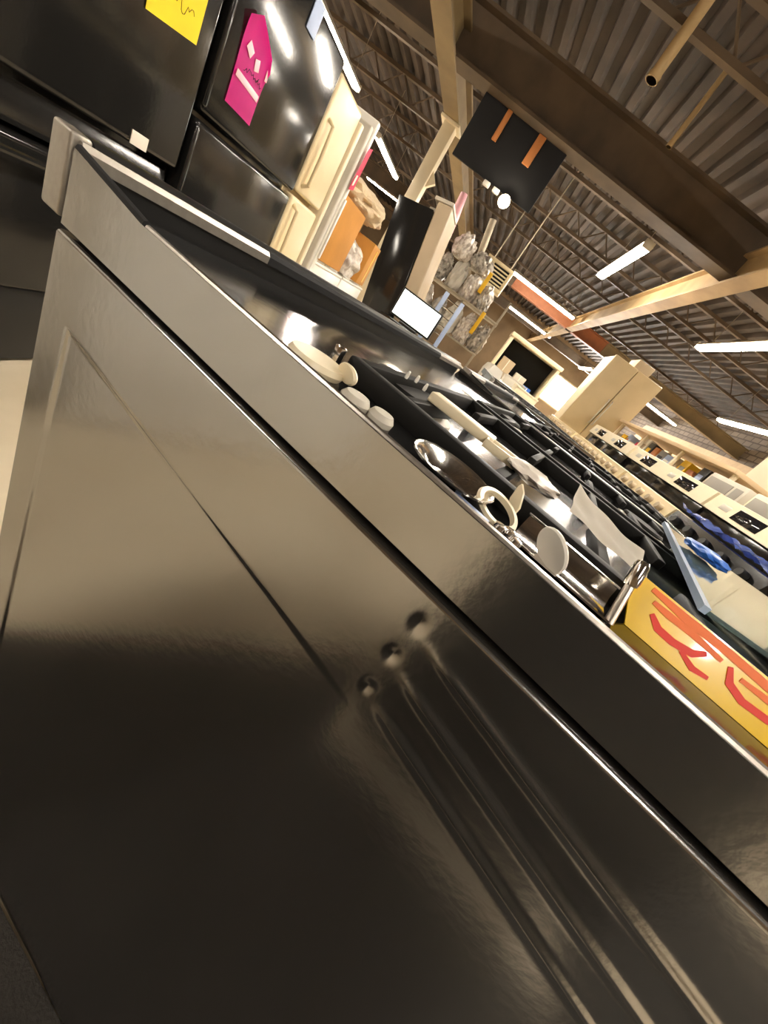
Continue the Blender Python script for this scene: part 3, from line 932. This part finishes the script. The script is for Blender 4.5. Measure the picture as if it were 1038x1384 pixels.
t = thing('dryer', 'black dryer carrying the bright screen', 'dryer', (5.25, 0.86, 0), 0)
obj('body', box(nb(), -0.25, 0.28, -0.34, 0.34, 0.02, 0.742, 0.012, 3), 'blackfr', t)
obj('door', cyl(nb(), (-0.26, 0, 0.4), (-0.251, 0, 0.4), 0.2, n=32), 'darkglass', t)
t = thing('television', 'flat screen glowing white in front of the leaning refrigerator', 'television', (5.2, 0.86, 0.7425), 0)
obj('cabinet', box(nb(), 0.0, 0.05, -0.29, 0.29, 0.03, 0.36, 0.008), 'blackpl', t)
scr = mat('screen_glass', 'f2f6ee', 0.2)
b = scr.node_tree.nodes['Principled BSDF']
b.inputs['Emission Color'].default_value = (0.93, 1.0, 0.9, 1)
b.inputs['Emission Strength'].default_value = 1.1
obj('screen', box(nb(), -0.003, -0.0005, -0.265, 0.265, 0.055, 0.34), scr, t, False)
obj('stand', box(nb(), -0.06, 0.10, -0.12, 0.12, 0.0, 0.029, 0.006), 'blackpl', t)
# chrome frame beside the screen
t = thing('chrome_rack', 'pale blue-grey metal rack standing right of the glowing screen', 'rack', (5.7, 0.62, 0), 0.2)
for a in (-0.12, 0.12):
    obj('upright', box(nb(), -0.02, 0.02, a - 0.03, a + 0.03, 0.0125, 1.36, 0.006), 'label', t)
for k in range(5):
    obj('rung', cyl(nb(), (0, -0.12, 0.9 + 0.1 * k), (0, 0.12, 0.9 + 0.1 * k), 0.008, n=8), 'chrome', t)
obj('base', box(nb(), -0.15, 0.15, -0.14, 0.14, 0, 0.012, 0.003), 'chrome', t)

# storage rack with a heap of bags
t = thing('storage_rack', 'grey storage rack heaped with plastic bags right of the leaning refrigerator', 'rack', (8.0, 0.72, 0))
for a in (-0.22, 0.22):
    for b_ in (-0.72, 0.72):
        obj('upright', box(nb(), a - 0.02, a + 0.02, b_ - 0.02, b_ + 0.02, 0, 1.95, 0.003), 'galv', t)
for z in (0.35, 0.95, 1.55):
    obj('shelf', box(nb(), -0.25, 0.25, -0.75, 0.75, z, z + 0.03, 0.004), 'galv', t)
rng = random.Random(5)
spots = []
for z, n in ((0.98, 5), (1.58, 4)):
    for k in range(n):
        spots.append((7.95, (0.10 + k * 0.3125) if n == 5 else (0.44 + k * 0.30), z, 0.17, 0.13 * rng.uniform(0.95, 1.05), rng.uniform(0.21, 0.27)))
spots += [(7.92, 1.20, 2.02, 0.17, 0.16, 0.20), (7.95, 0.80, 2.02, 0.17, 0.18, 0.16)]
ords = ('first', 'second', 'third', 'fourth', 'fifth')
cols = ('foil', 'plastic', 'greyw', 'foil', 'plastic')
for k, (x, y, z, a, b_, c) in enumerate(spots):
    o = obj('bag', crumple(nb(), a, b_, c, 0.34, 60 + k, 4, fr=1.5), cols[k % 5])
    if k < 5:
        lab = ords[k] + ' bag from the right on the lower level of the storage rack'
    elif k < 9:
        lab = ords[k - 5] + ' bag from the right on the upper level of the storage rack'
    else:
        lab = ('left' if k == 9 else 'right') + ' bag of the two crowning the heap on the storage rack'
    tag(o, 'crumpled ' + lab, 'bag', 'bags on the storage rack')
    o.location = (x, y, z)
for k, (y, z, L_, lab) in enumerate(((0.56, 1.78, 0.34, 'yellow plastic strip hanging beside the heater'), (0.28, 1.20, 0.40, 'yellow plastic strip hanging low on the bag heap'))):
    o = obj('yellow_strip', box(nb(), -0.01, 0.01, -0.035, 0.035, 0, L_, 0.005), 'yellowpl'); tag(o, lab, 'strip'); o.location = (7.739, y, z)
t = thing('rolled_banner', 'rolled pink and white banner standing on top of the bag heap', 'banner', (7.9, 1.54, 1.975), rot=(math.radians(-9), 0, 0))
obj('roll', lathe(nb(), [(0, 0), (0.07, 0), (0.085, 0.2), (0.085, 0.5), (0.06, 0.82), (0, 0.82)], 16), 'palepink', t)
obj('ribbon', box(nb(), -0.10, -0.083, -0.02, 0.035, 0.02, 0.40, 0.004), 'paper', t)

# ------------------------------------------------------------------ hanging heater, black panel, flood lamp, drop pipes
t = thing('unit_heater', 'beige louvred unit heater hanging above the bag heap', 'heater', (9.0, 0.6, 2.1))
obj('case', box(nb(), 0.03, 0.5, -0.30, 0.30, 0, 0.45, 0.015), 'heater', t)
obj('frame', box(nb(), 0.0, 0.03, -0.30, 0.30, 0.0, 0.06, 0.004), 'heater', t)
obj('frame', box(nb(), 0.0, 0.03, -0.30, 0.30, 0.39, 0.45, 0.004), 'heater', t)
obj('frame', box(nb(), 0.0, 0.03, 0.12, 0.30, 0.06, 0.39, 0.004), 'heater', t)
obj('frame', box(nb(), 0.0, 0.03, -0.30, -0.24, 0.06, 0.39, 0.004), 'heater', t)
obj('dark_core', box(nb(), 0.0295, 0.031, -0.235, 0.115, 0.065, 0.385), 'gap', t, False)
for k in range(5):
    obj('louvre', prism(nb(), [(0.0, 0.09 + 0.06 * k), (0.003, 0.082 + 0.06 * k), (0.026, 0.106 + 0.06 * k), (0.023, 0.114 + 0.06 * k)], 'y', -0.235, 0.115), 'heater', t, False)
for s in (-0.2, 0.2):
    obj('hanger_rod', cyl(nb(), (0.25, s, 0.45), (0.25, s, 2.52), 0.012, n=8), 'galv', t)
obj('flue', tube_path(nb(), [(0.25, 0.28, 0.3), (0.25, 0.46, 0.35), (0.25, 0.5, 0.5), (0.25, 0.62, 0.95)], 0.07, 14), 'galv', t)

t = thing('hanging_panel', 'matt black panel with two orange wood battens hanging from the girder', 'panel', (6.80, 1.2, 2.80))
obj('board', box(nb(), 0.0, 0.04, -0.66, 0.66, 0.0, 0.719, 0.004), 'matblack', t)
for y, w_ in ((0.26, 0.07), (-0.27, 0.11)):
    obj('batten', box(nb(), -0.03, -0.001, y - w_ / 2, y + w_ / 2, 0.37, 0.715, 0.004), 'wood', t)
t = thing('flood_lamp', 'round glowing flood lamp under the black hanging panel', 'lamp', (6.78, 0.90, 2.72))
obj('bracket', tube_path(nb(), [(0.06, 0.02, 0.08), (0.06, 0.02, 0.02), (0.03, 0.0, 0.0)], 0.012, 8), 'blackpl', t)
obj('hood', lathe(nb(), [(0.03, 0.0), (0.075, 0.05), (0.085, 0.09), (0.08, 0.09), (0.07, 0.055), (0.025, 0.008)], 24), 'galv', t, rot=(0, math.radians(-90), 0), loc=(0.05, 0, 0))
bm = nb(); bmesh.ops.create_uvsphere(bm, u_segments=20, v_segments=12, radius=0.062)
obj('bulb', bm, 'bulb', t, loc=(-0.03, 0, 0))
for k, y in enumerate((1.24, 1.08)):
    o = obj('small_fixture', box(nb(), -0.03, 0.03, -0.05, 0.05, 0, 0.06, 0.008), 'white'); tag(o, ('left' if k == 0 else 'right') + ' of two small white boxes under the black hanging panel', 'fixture'); o.location = (6.79, y, 2.735)

for k, (u, v, z0, r, lab) in enumerate(((5.2, 0.15, 3.68, 0.055, 'thick beige pipe dropping from the deck near the top edge'), (6.1, -0.41, 3.84, 0.03, 'thin pipe dropping from the deck right of the thick beige pipe'))):
    t = thing('drop_pipe', lab, 'pipe', (u, v, z0))
    obj('pipe', cyl(nb(), (0, 0, 0), (0, 0, 4.62 - z0), r, n=16), 'creamsteel', t)
    obj('collar', cyl(nb(), (0, 0, 0.0), (0, 0, 0.05), r * 1.15, n=16), 'creamsteel', t)

# ================================================================== RIGHT-HAND ROWS
def make_white_range(label, dark=False):
    """front towards +y, origin at middle of base"""
    t = thing('white_range', label, 'range', group='white ranges in a row')
    W = 0.375
    obj('body', box(nb(), -W, W, -0.32, 0.27, 0.03, 0.85, 0.004), 'white', t)
    fp = obj('front_panel', prism(nb(), [(0.28, 0.85), (0.335, 0.855), (0.318, 0.955), (0.28, 0.96)], 'x', -W, W), 'blackfr' if dark else 'almond', t)
    for k in range(5):
        x = -0.28 + k * 0.14
        kn = obj('knob', cyl(nb(), (x, 0.328, 0.905), (x, 0.362, 0.911), 0.024, 0.019, n=16), 'beige' if not dark else 'blackpl', t)
    obj('cooktop', box(nb(), -W, W, -0.32, 0.279, 0.851, 0.915, 0.006), 'blackfr', t)
    g = obj('grate', box(nb(), -W + 0.03, W - 0.03, 0.20, 0.215, 0.9155, 0.945, 0.003), 'iron', t)
    obj('rail', box(nb(), -W + 0.03, W - 0.03, -0.22, -0.205, 0.9155, 0.945, 0.003), 'iron', g)
    for k in range(7):
        x = -W + 0.04 + k * (2 * W - 0.08) / 6
        obj('bar', box(nb(), x - 0.006, x + 0.006, -0.204, 0.199, 0.928, 0.945, 0.003), 'iron', g)
    obj('splash', box(nb(), -W, W, -0.32, -0.285, 0.9155, 1.075, 0.004), 'blackfr', t)
    c = obj('console', prism(nb(), [(-0.335, 1.0755), (-0.255, 1.0755), (-0.275, 1.205), (-0.335, 1.215)], 'x', -W, W), 'cream', t)
    a = math.radians(9)
    obj('display', box(nb(), -0.16, 0.10, -0.002, 0.002, 0.025, 0.105, 0.001), 'darkglass', c, loc=(0, -0.255, 1.0755), rot=(a, 0, 0))
    obj('label_plate', box(nb(), 0.16, 0.26, -0.002, 0.002, 0.045, 0.085, 0.001), 'greyw', c, loc=(0, -0.255, 1.0755), rot=(a, 0, 0))
    d = obj('oven_door', box(nb(), -W + 0.01, W - 0.01, 0.271, 0.31, 0.24, 0.83, 0.008), 'white', t)
    obj('door_window', box(nb(), -0.2, 0.2, 0.3105, 0.314, 0.38, 0.62, 0.001), 'darkglass', d)
    obj('handle', tube_path(nb(), [(-0.3, 0.31, 0.77), (-0.29, 0.35, 0.77), (0.29, 0.35, 0.77), (0.3, 0.31, 0.77)], 0.011), 'white', d)
    obj('drawer', box(nb(), -W + 0.01, W - 0.01, 0.271, 0.305, 0.05, 0.23, 0.008), 'white', t)
    for x in (-0.3, 0.3):
        for yy in (-0.25, 0.2):
            obj('foot', cyl(nb(), (x, yy, 0), (x, yy, 0.031), 0.02, n=10), 'blackpl', t)
    return t


VR = -1.735
wr = make_white_range('nearest white range of the row, its knob panel starting behind the glass shelf')
wr.location = (2.67, VR, 0)
labs = ('second white range of the row, counted from the glass shelf', 'third white range of the row, counted from the glass shelf',
        'fourth white range of the row, counted from the glass shelf', 'fifth and farthest white range of the row')
for k in range(4):
    dup(wr, (2.67 + 0.77 * (k + 1), VR + 0.01 * (-1) ** k, 0), 0.0, labs[k])
wd = make_white_range('white range with a black knob panel draped in blue film at the right edge', True)
wd.location = (1.90, VR, 0)
bm = nb()
nx, ny = 24, 8
V = []
for i in range(nx + 1):
    row = []
    for j in range(ny + 1):
        a, b_ = i / nx, j / ny
        row.append(bm.verts.new((-0.36 + 0.72 * a, 0.345 - 0.22 * b_, 0.004 + 0.034 * abs(math.sin(11 * a + 3 * b_)) * abs(math.sin(5 * a + 7 * b_)) + 0.01 * b_)))
    V.append(row)
for i in range(nx):
    for j in range(ny):
        bm.faces.new((V[i][j], V[i + 1][j], V[i + 1][j + 1], V[i][j + 1]))
bmesh.ops.solidify(bm, geom=bm.faces[:], thickness=0.001)
o = obj('blue_film', bm, 'bluefilm'); tag(o, 'crinkled blue protective film over the knob panel of the nearest right-hand range', 'film'); o.location = (1.90, VR, 0.964)

# black ranges and washers going on down the middle row
rr = dup(range1, (2.12, -0.46, 0), 0.0, 'third black range, square to the aisle beyond the two nearest', 'black ranges')
rr = dup(range1, (2.92, -0.46, 0), 0.0, 'fourth black range, beyond the third one in the middle row', 'black ranges')
washm = make_washer('top_load_washer', 'first white washer in the middle row, right after the black ranges', 0.90, 0.09, group='washers in the middle row')
washm.location = (4.15, -0.50, 0)
labs = ('second white washer in the middle row', 'third white washer in the middle row', 'fourth white washer in the middle row', 'fifth and farthest white washer in the middle row')
for k in range(4):
    dup(washm, (4.15 + 0.72 * (k + 1), -0.50 - 0.02 * k, 0), 0.0, labs[k], 'washers in the middle row')
rng = random.Random(12)
bl = (('cream', 'cream carton on the first washer of the middle row'), ('greyw', 'grey carton on the second washer of the middle row'), ('paper', 'white carton on the third washer of the middle row'),
      ('beige', 'beige carton on the fourth washer of the middle row'), ('label', 'pale blue carton on the farthest washer of the middle row'))
for k, (m_, lab) in enumerate(bl):
    t = thing('carton', lab, 'box', (4.12 + 0.72 * k, -0.62 + 0.05 * (k % 2), 0.9185), rng.uniform(-.3, .3))
    a, b_, c = rng.uniform(.12, .2), rng.uniform(.1, .13), rng.uniform(.04, .09)
    obj('carton_body', box(nb(), -a, a, -b_, b_, 0, c, 0.004), m_, t)
    obj('carton_lid', box(nb(), -a - 0.004, a + 0.004, -b_ - 0.004, b_ + 0.004, c + 0.0003, c + 0.015, 0.003), m_, t)

# cream display cabinet far down the store
t = thing('display_cabinet', 'cream framed open cabinet with dark inside far down the aisle', 'cabinet', (9.5, -1.08, 0))
obj('base', box(nb(), 0, 0.6, -0.66, 0.66, 0, 0.86, 0.01), 'cream', t)
obj('back', box(nb(), 0.56, 0.6, -0.66, 0.66, 0.8605, 1.72, 0.004), 'gap', t)
for a0, a1, z0, z1 in ((-0.66, -0.59, 0.8605, 1.72), (0.59, 0.66, 0.8605, 1.72)):
    obj('side', box(nb(), 0, 0.555, a0, a1, z0, z1, 0.006), 'cream', t)
obj('header', box(nb(), -0.02, 0.6, -0.68, 0.68, 1.7205, 1.80, 0.008), 'cream', t)
for k, (y, z, w_, h, d, m_, lab) in enumerate(((-0.72, 0.862, 0.16, 0.46, 0.2, 'beige', 'tall beige box inside the cream cabinet, left'), (-1.15, 0.862, 0.14, 0.34, 0.2, 'greyw', 'grey box in the middle of the cream cabinet'), (-1.42, 0.862, 0.10, 0.22, 0.2, 'blue', 'blue box in the cream cabinet, right'))):
    t = thing('stored_box', lab, 'box', (9.72, y, z))
    obj('carton_body', box(nb(), -d / 2, d / 2, -w_, w_, 0, h, 0.006), m_, t)
    obj('seam', box(nb(), -d / 2 - 0.002, -d / 2 - 0.0003, -0.01, 0.01, 0.01, h - 0.01), 'paper', t)

# tall cream side-by-side refrigerator
t = thing('tall_refrigerator', 'tall cream two-door refrigerator standing right of the bright window', 'refrigerator', (7.5, -2.38, 0), math.radians(-4))
obj('cabinet', box(nb(), 0.08, 0.75, -0.47, 0.47, 0.05, 2.24, 0.01), 'cream', t)
for y0, y1, s in ((0.02, 0.47, 1), (-0.47, -0.02 + 0.03, -1)):
    d = obj('door', box(nb(), 0.0, 0.07, y0 if s > 0 else y0, (y1 if s > 0 else 0.01), 0.14, 2.26, 0.012, 3), 'tanfr', t)
    obj('handle', tube_path(nb(), [(0, 0.015 + 0.035 * s, 1.2), (-0.04, 0.015 + 0.035 * s, 1.22), (-0.04, 0.015 + 0.035 * s, 1.65), (0, 0.015 + 0.035 * s, 1.67)], 0.011), 'greyw', d)
obj('top_box', box(nb(), 0.1, 0.6, -0.2, 0.1, 2.2405, 2.42, 0.01), 'beige', t)
obj('toe_grille', box(nb(), 0.03, 0.078, -0.46, 0.46, 0.0, 0.13), 'blackpl', t)

# shelving with goods behind the white ranges
t = thing('shelf_unit', 'pale shelving unit with small goods behind the white ranges', 'shelf', (5.78, -2.95, 0))
for x in (-1.55, -0.52, 0.52, 1.55):
    for yy in (-0.22, 0.2):
        obj('upright', box(nb(), x - 0.02, x + 0.02, yy - 0.02, yy + 0.02, 0, 1.50, 0.003), 'cream', t)
for z in (0.5, 1.14):
    obj('shelf_board', box(nb(), -1.58, 1.58, -0.25, 0.23, z, z + 0.03, 0.004), 'cream', t)
obj('top_board', box(nb(), -1.61, 1.61, -0.27, 0.28, 1.5005, 1.545, 0.005), 'siding', t)
names = ['grey', 'yellowpl', 'label', 'beige', 'magenta', 'paper', 'blackpl', 'wood', 'grey', 'label', 'beige', 'yellowpl', 'terra', 'blackpl', 'greyw', 'beige']
cn = ['grey', 'yellow', 'pale blue', 'beige', 'magenta', 'white', 'black', 'orange', 'grey', 'pale blue', 'beige', 'yellow', 'terracotta', 'black', 'light grey', 'beige']
rng = random.Random(3)
for k in range(16):
    u = 7.24 - k * 0.195
    hh = rng.uniform(0.15, 0.30)
    t = thing('product_box', f'{cn[k]} product box on the pale shelf, number {("one two three four five six seven eight nine ten eleven twelve thirteen fourteen fifteen sixteen").split()[k]} from the tall refrigerator', 'box', (u, -2.86, 1.1705), rng.uniform(-.15, .15), 'goods on the shelf unit')
    obj('carton_body', box(nb(), -0.078, 0.078, -0.07, 0.07, 0, hh, 0.004), names[k], t)
    obj('front_label', box(nb(), -0.05, 0.05, 0.0705, 0.073, hh * 0.3, hh * 0.7), names[(k + 5) % 16], t, False)

# microwaves and pale boxes at the right edge
for k, (u, m_, lab) in enumerate(((3.72, 'greyw', 'grey microwave on the low stand right of the shelf unit'), (3.12, 'cream', 'cream microwave on the low stand nearest the right edge'))):
    t = thing('microwave', lab, 'microwave', (u, -2.62, 1.101))
    obj('case', box(nb(), -0.26, 0.26, -0.2, 0.2, 0.012, 0.29, 0.01), m_, t)
    obj('door_glass', box(nb(), -0.10, 0.23, 0.2005, 0.208, 0.05, 0.25, 0.003), 'grey', t)
    obj('keypad', box(nb(), -0.23, -0.13, 0.2005, 0.205, 0.05, 0.25, 0.003), 'grey', t)
    for a in (-0.2, 0.2):
        obj('foot', cyl(nb(), (a, 0, 0), (a, 0, 0.0125), 0.015, n=8), 'blackpl', t)
t = thing('low_stand', 'plain stand carrying the two microwaves behind the white ranges', 'stand', (3.42, -2.62, 0))
obj('top', box(nb(), -0.62, 0.62, -0.25, 0.25, 1.06, 1.10, 0.005), 'cream', t)
for x in (-0.58, 0.58):
    for yy in (-0.2, 0.2):
        obj('leg', box(nb(), x - 0.02, x + 0.02, yy - 0.02, yy + 0.02, 0, 1.0595), 'cream', t)
t = thing('pale_refrigerator', 'broad pale refrigerator against the right edge behind the microwaves', 'refrigerator', (4.45, -3.75, 0))
obj('cabinet', box(nb(), -0.62, 0.62, -0.4, 0.33, 0.05, 1.93, 0.01), 'cream', t)
for x0, x1 in ((-0.62, -0.005), (0.005, 0.62)):
    d = obj('door', box(nb(), x0, x1, 0.335, 0.40, 0.12, 1.95, 0.015, 3), 'cream', t)
    xx = -0.05 if x0 < 0 - 0.1 else 0.05
    obj('handle', tube_path(nb(), [(xx, 0.40, 1.0), (xx, 0.44, 1.02), (xx, 0.44, 1.5), (xx, 0.40, 1.52)], 0.011), 'greyw', d)
obj('toe_grille', box(nb(), -0.6, 0.6, 0.28, 0.33, 0.0, 0.11), 'blackpl', t)

# ================================================================== MIRRORED IN THE NEAR PANEL: what stands behind the viewer, plus added dark pieces
t = make_fridge('white_refrigerator', 'white refrigerator left of the black ones, seen mirrored in the near side panel', 0.10, 0.84, 1.36, 1.66, 1.10, 'white')
for k, u in enumerate((-0.35, -1.05)):
    dup(washm, (u, 1.72, 0), 0.0, ('nearer' if k == 0 else 'farther') + ' white washer left of the white refrigerator, mirrored in the near side panel', 'mirrored washers')
mp_ = [sv(*q)[:2] for q in ((0.139, 0.70), (-0.62, 0.15), (-0.74, 0.06), (-0.74, -0.02), (-0.46, -0.02), (-0.46, -0.80), (0.139, -0.80))]  # dark sheets added to darken the floor mirrored in the panel
o = obj('darkening_mat', prism(nb(), mp_, 'z', 0.0005, 0.009), 'darkening', None, False)
tag(o, 'black rubber mat added on the floor beside the nearest range for the panel to mirror dark', 'mat')
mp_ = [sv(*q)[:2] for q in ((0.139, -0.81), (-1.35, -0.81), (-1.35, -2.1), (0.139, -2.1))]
o = obj('darkening_mat', prism(nb(), mp_, 'z', 0.0005, 0.009), 'darkening', None, False)
tag(o, 'second black rubber mat, added beyond the dark block for the near side panel to mirror', 'mat')
t = thing('dark_reflection_block', 'black appliance-shaped block added to mirror dark in the near side panel', 'stand-in', sv(-0.48, -0.38), PI / 2 - A18)  # added unseen stand-in, sized so the near panel mirrors dark
obj('cabinet', box(nb(), -0.33, 0.33, 0.045, 0.60, 0.08, 0.84, 0.004), 'blackpl', t)
obj('door', box(nb(), -0.33, 0.33, 0.0, 0.044, 0.10, 0.70, 0.006), 'blackpl', t)
obj('control_strip', box(nb(), -0.33, 0.33, 0.0, 0.044, 0.706, 0.838, 0.006), 'blackpl', t)
obj('handle', tube_path(nb(), [(-0.22, 0.0, 0.735), (-0.21, -0.03, 0.735), (0.21, -0.03, 0.735), (0.22, 0.0, 0.735)], 0.009), 'blackpl', t)
obj('toe_kick', box(nb(), -0.32, 0.32, 0.06, 0.12, 0.0, 0.079), 'blackpl', t)
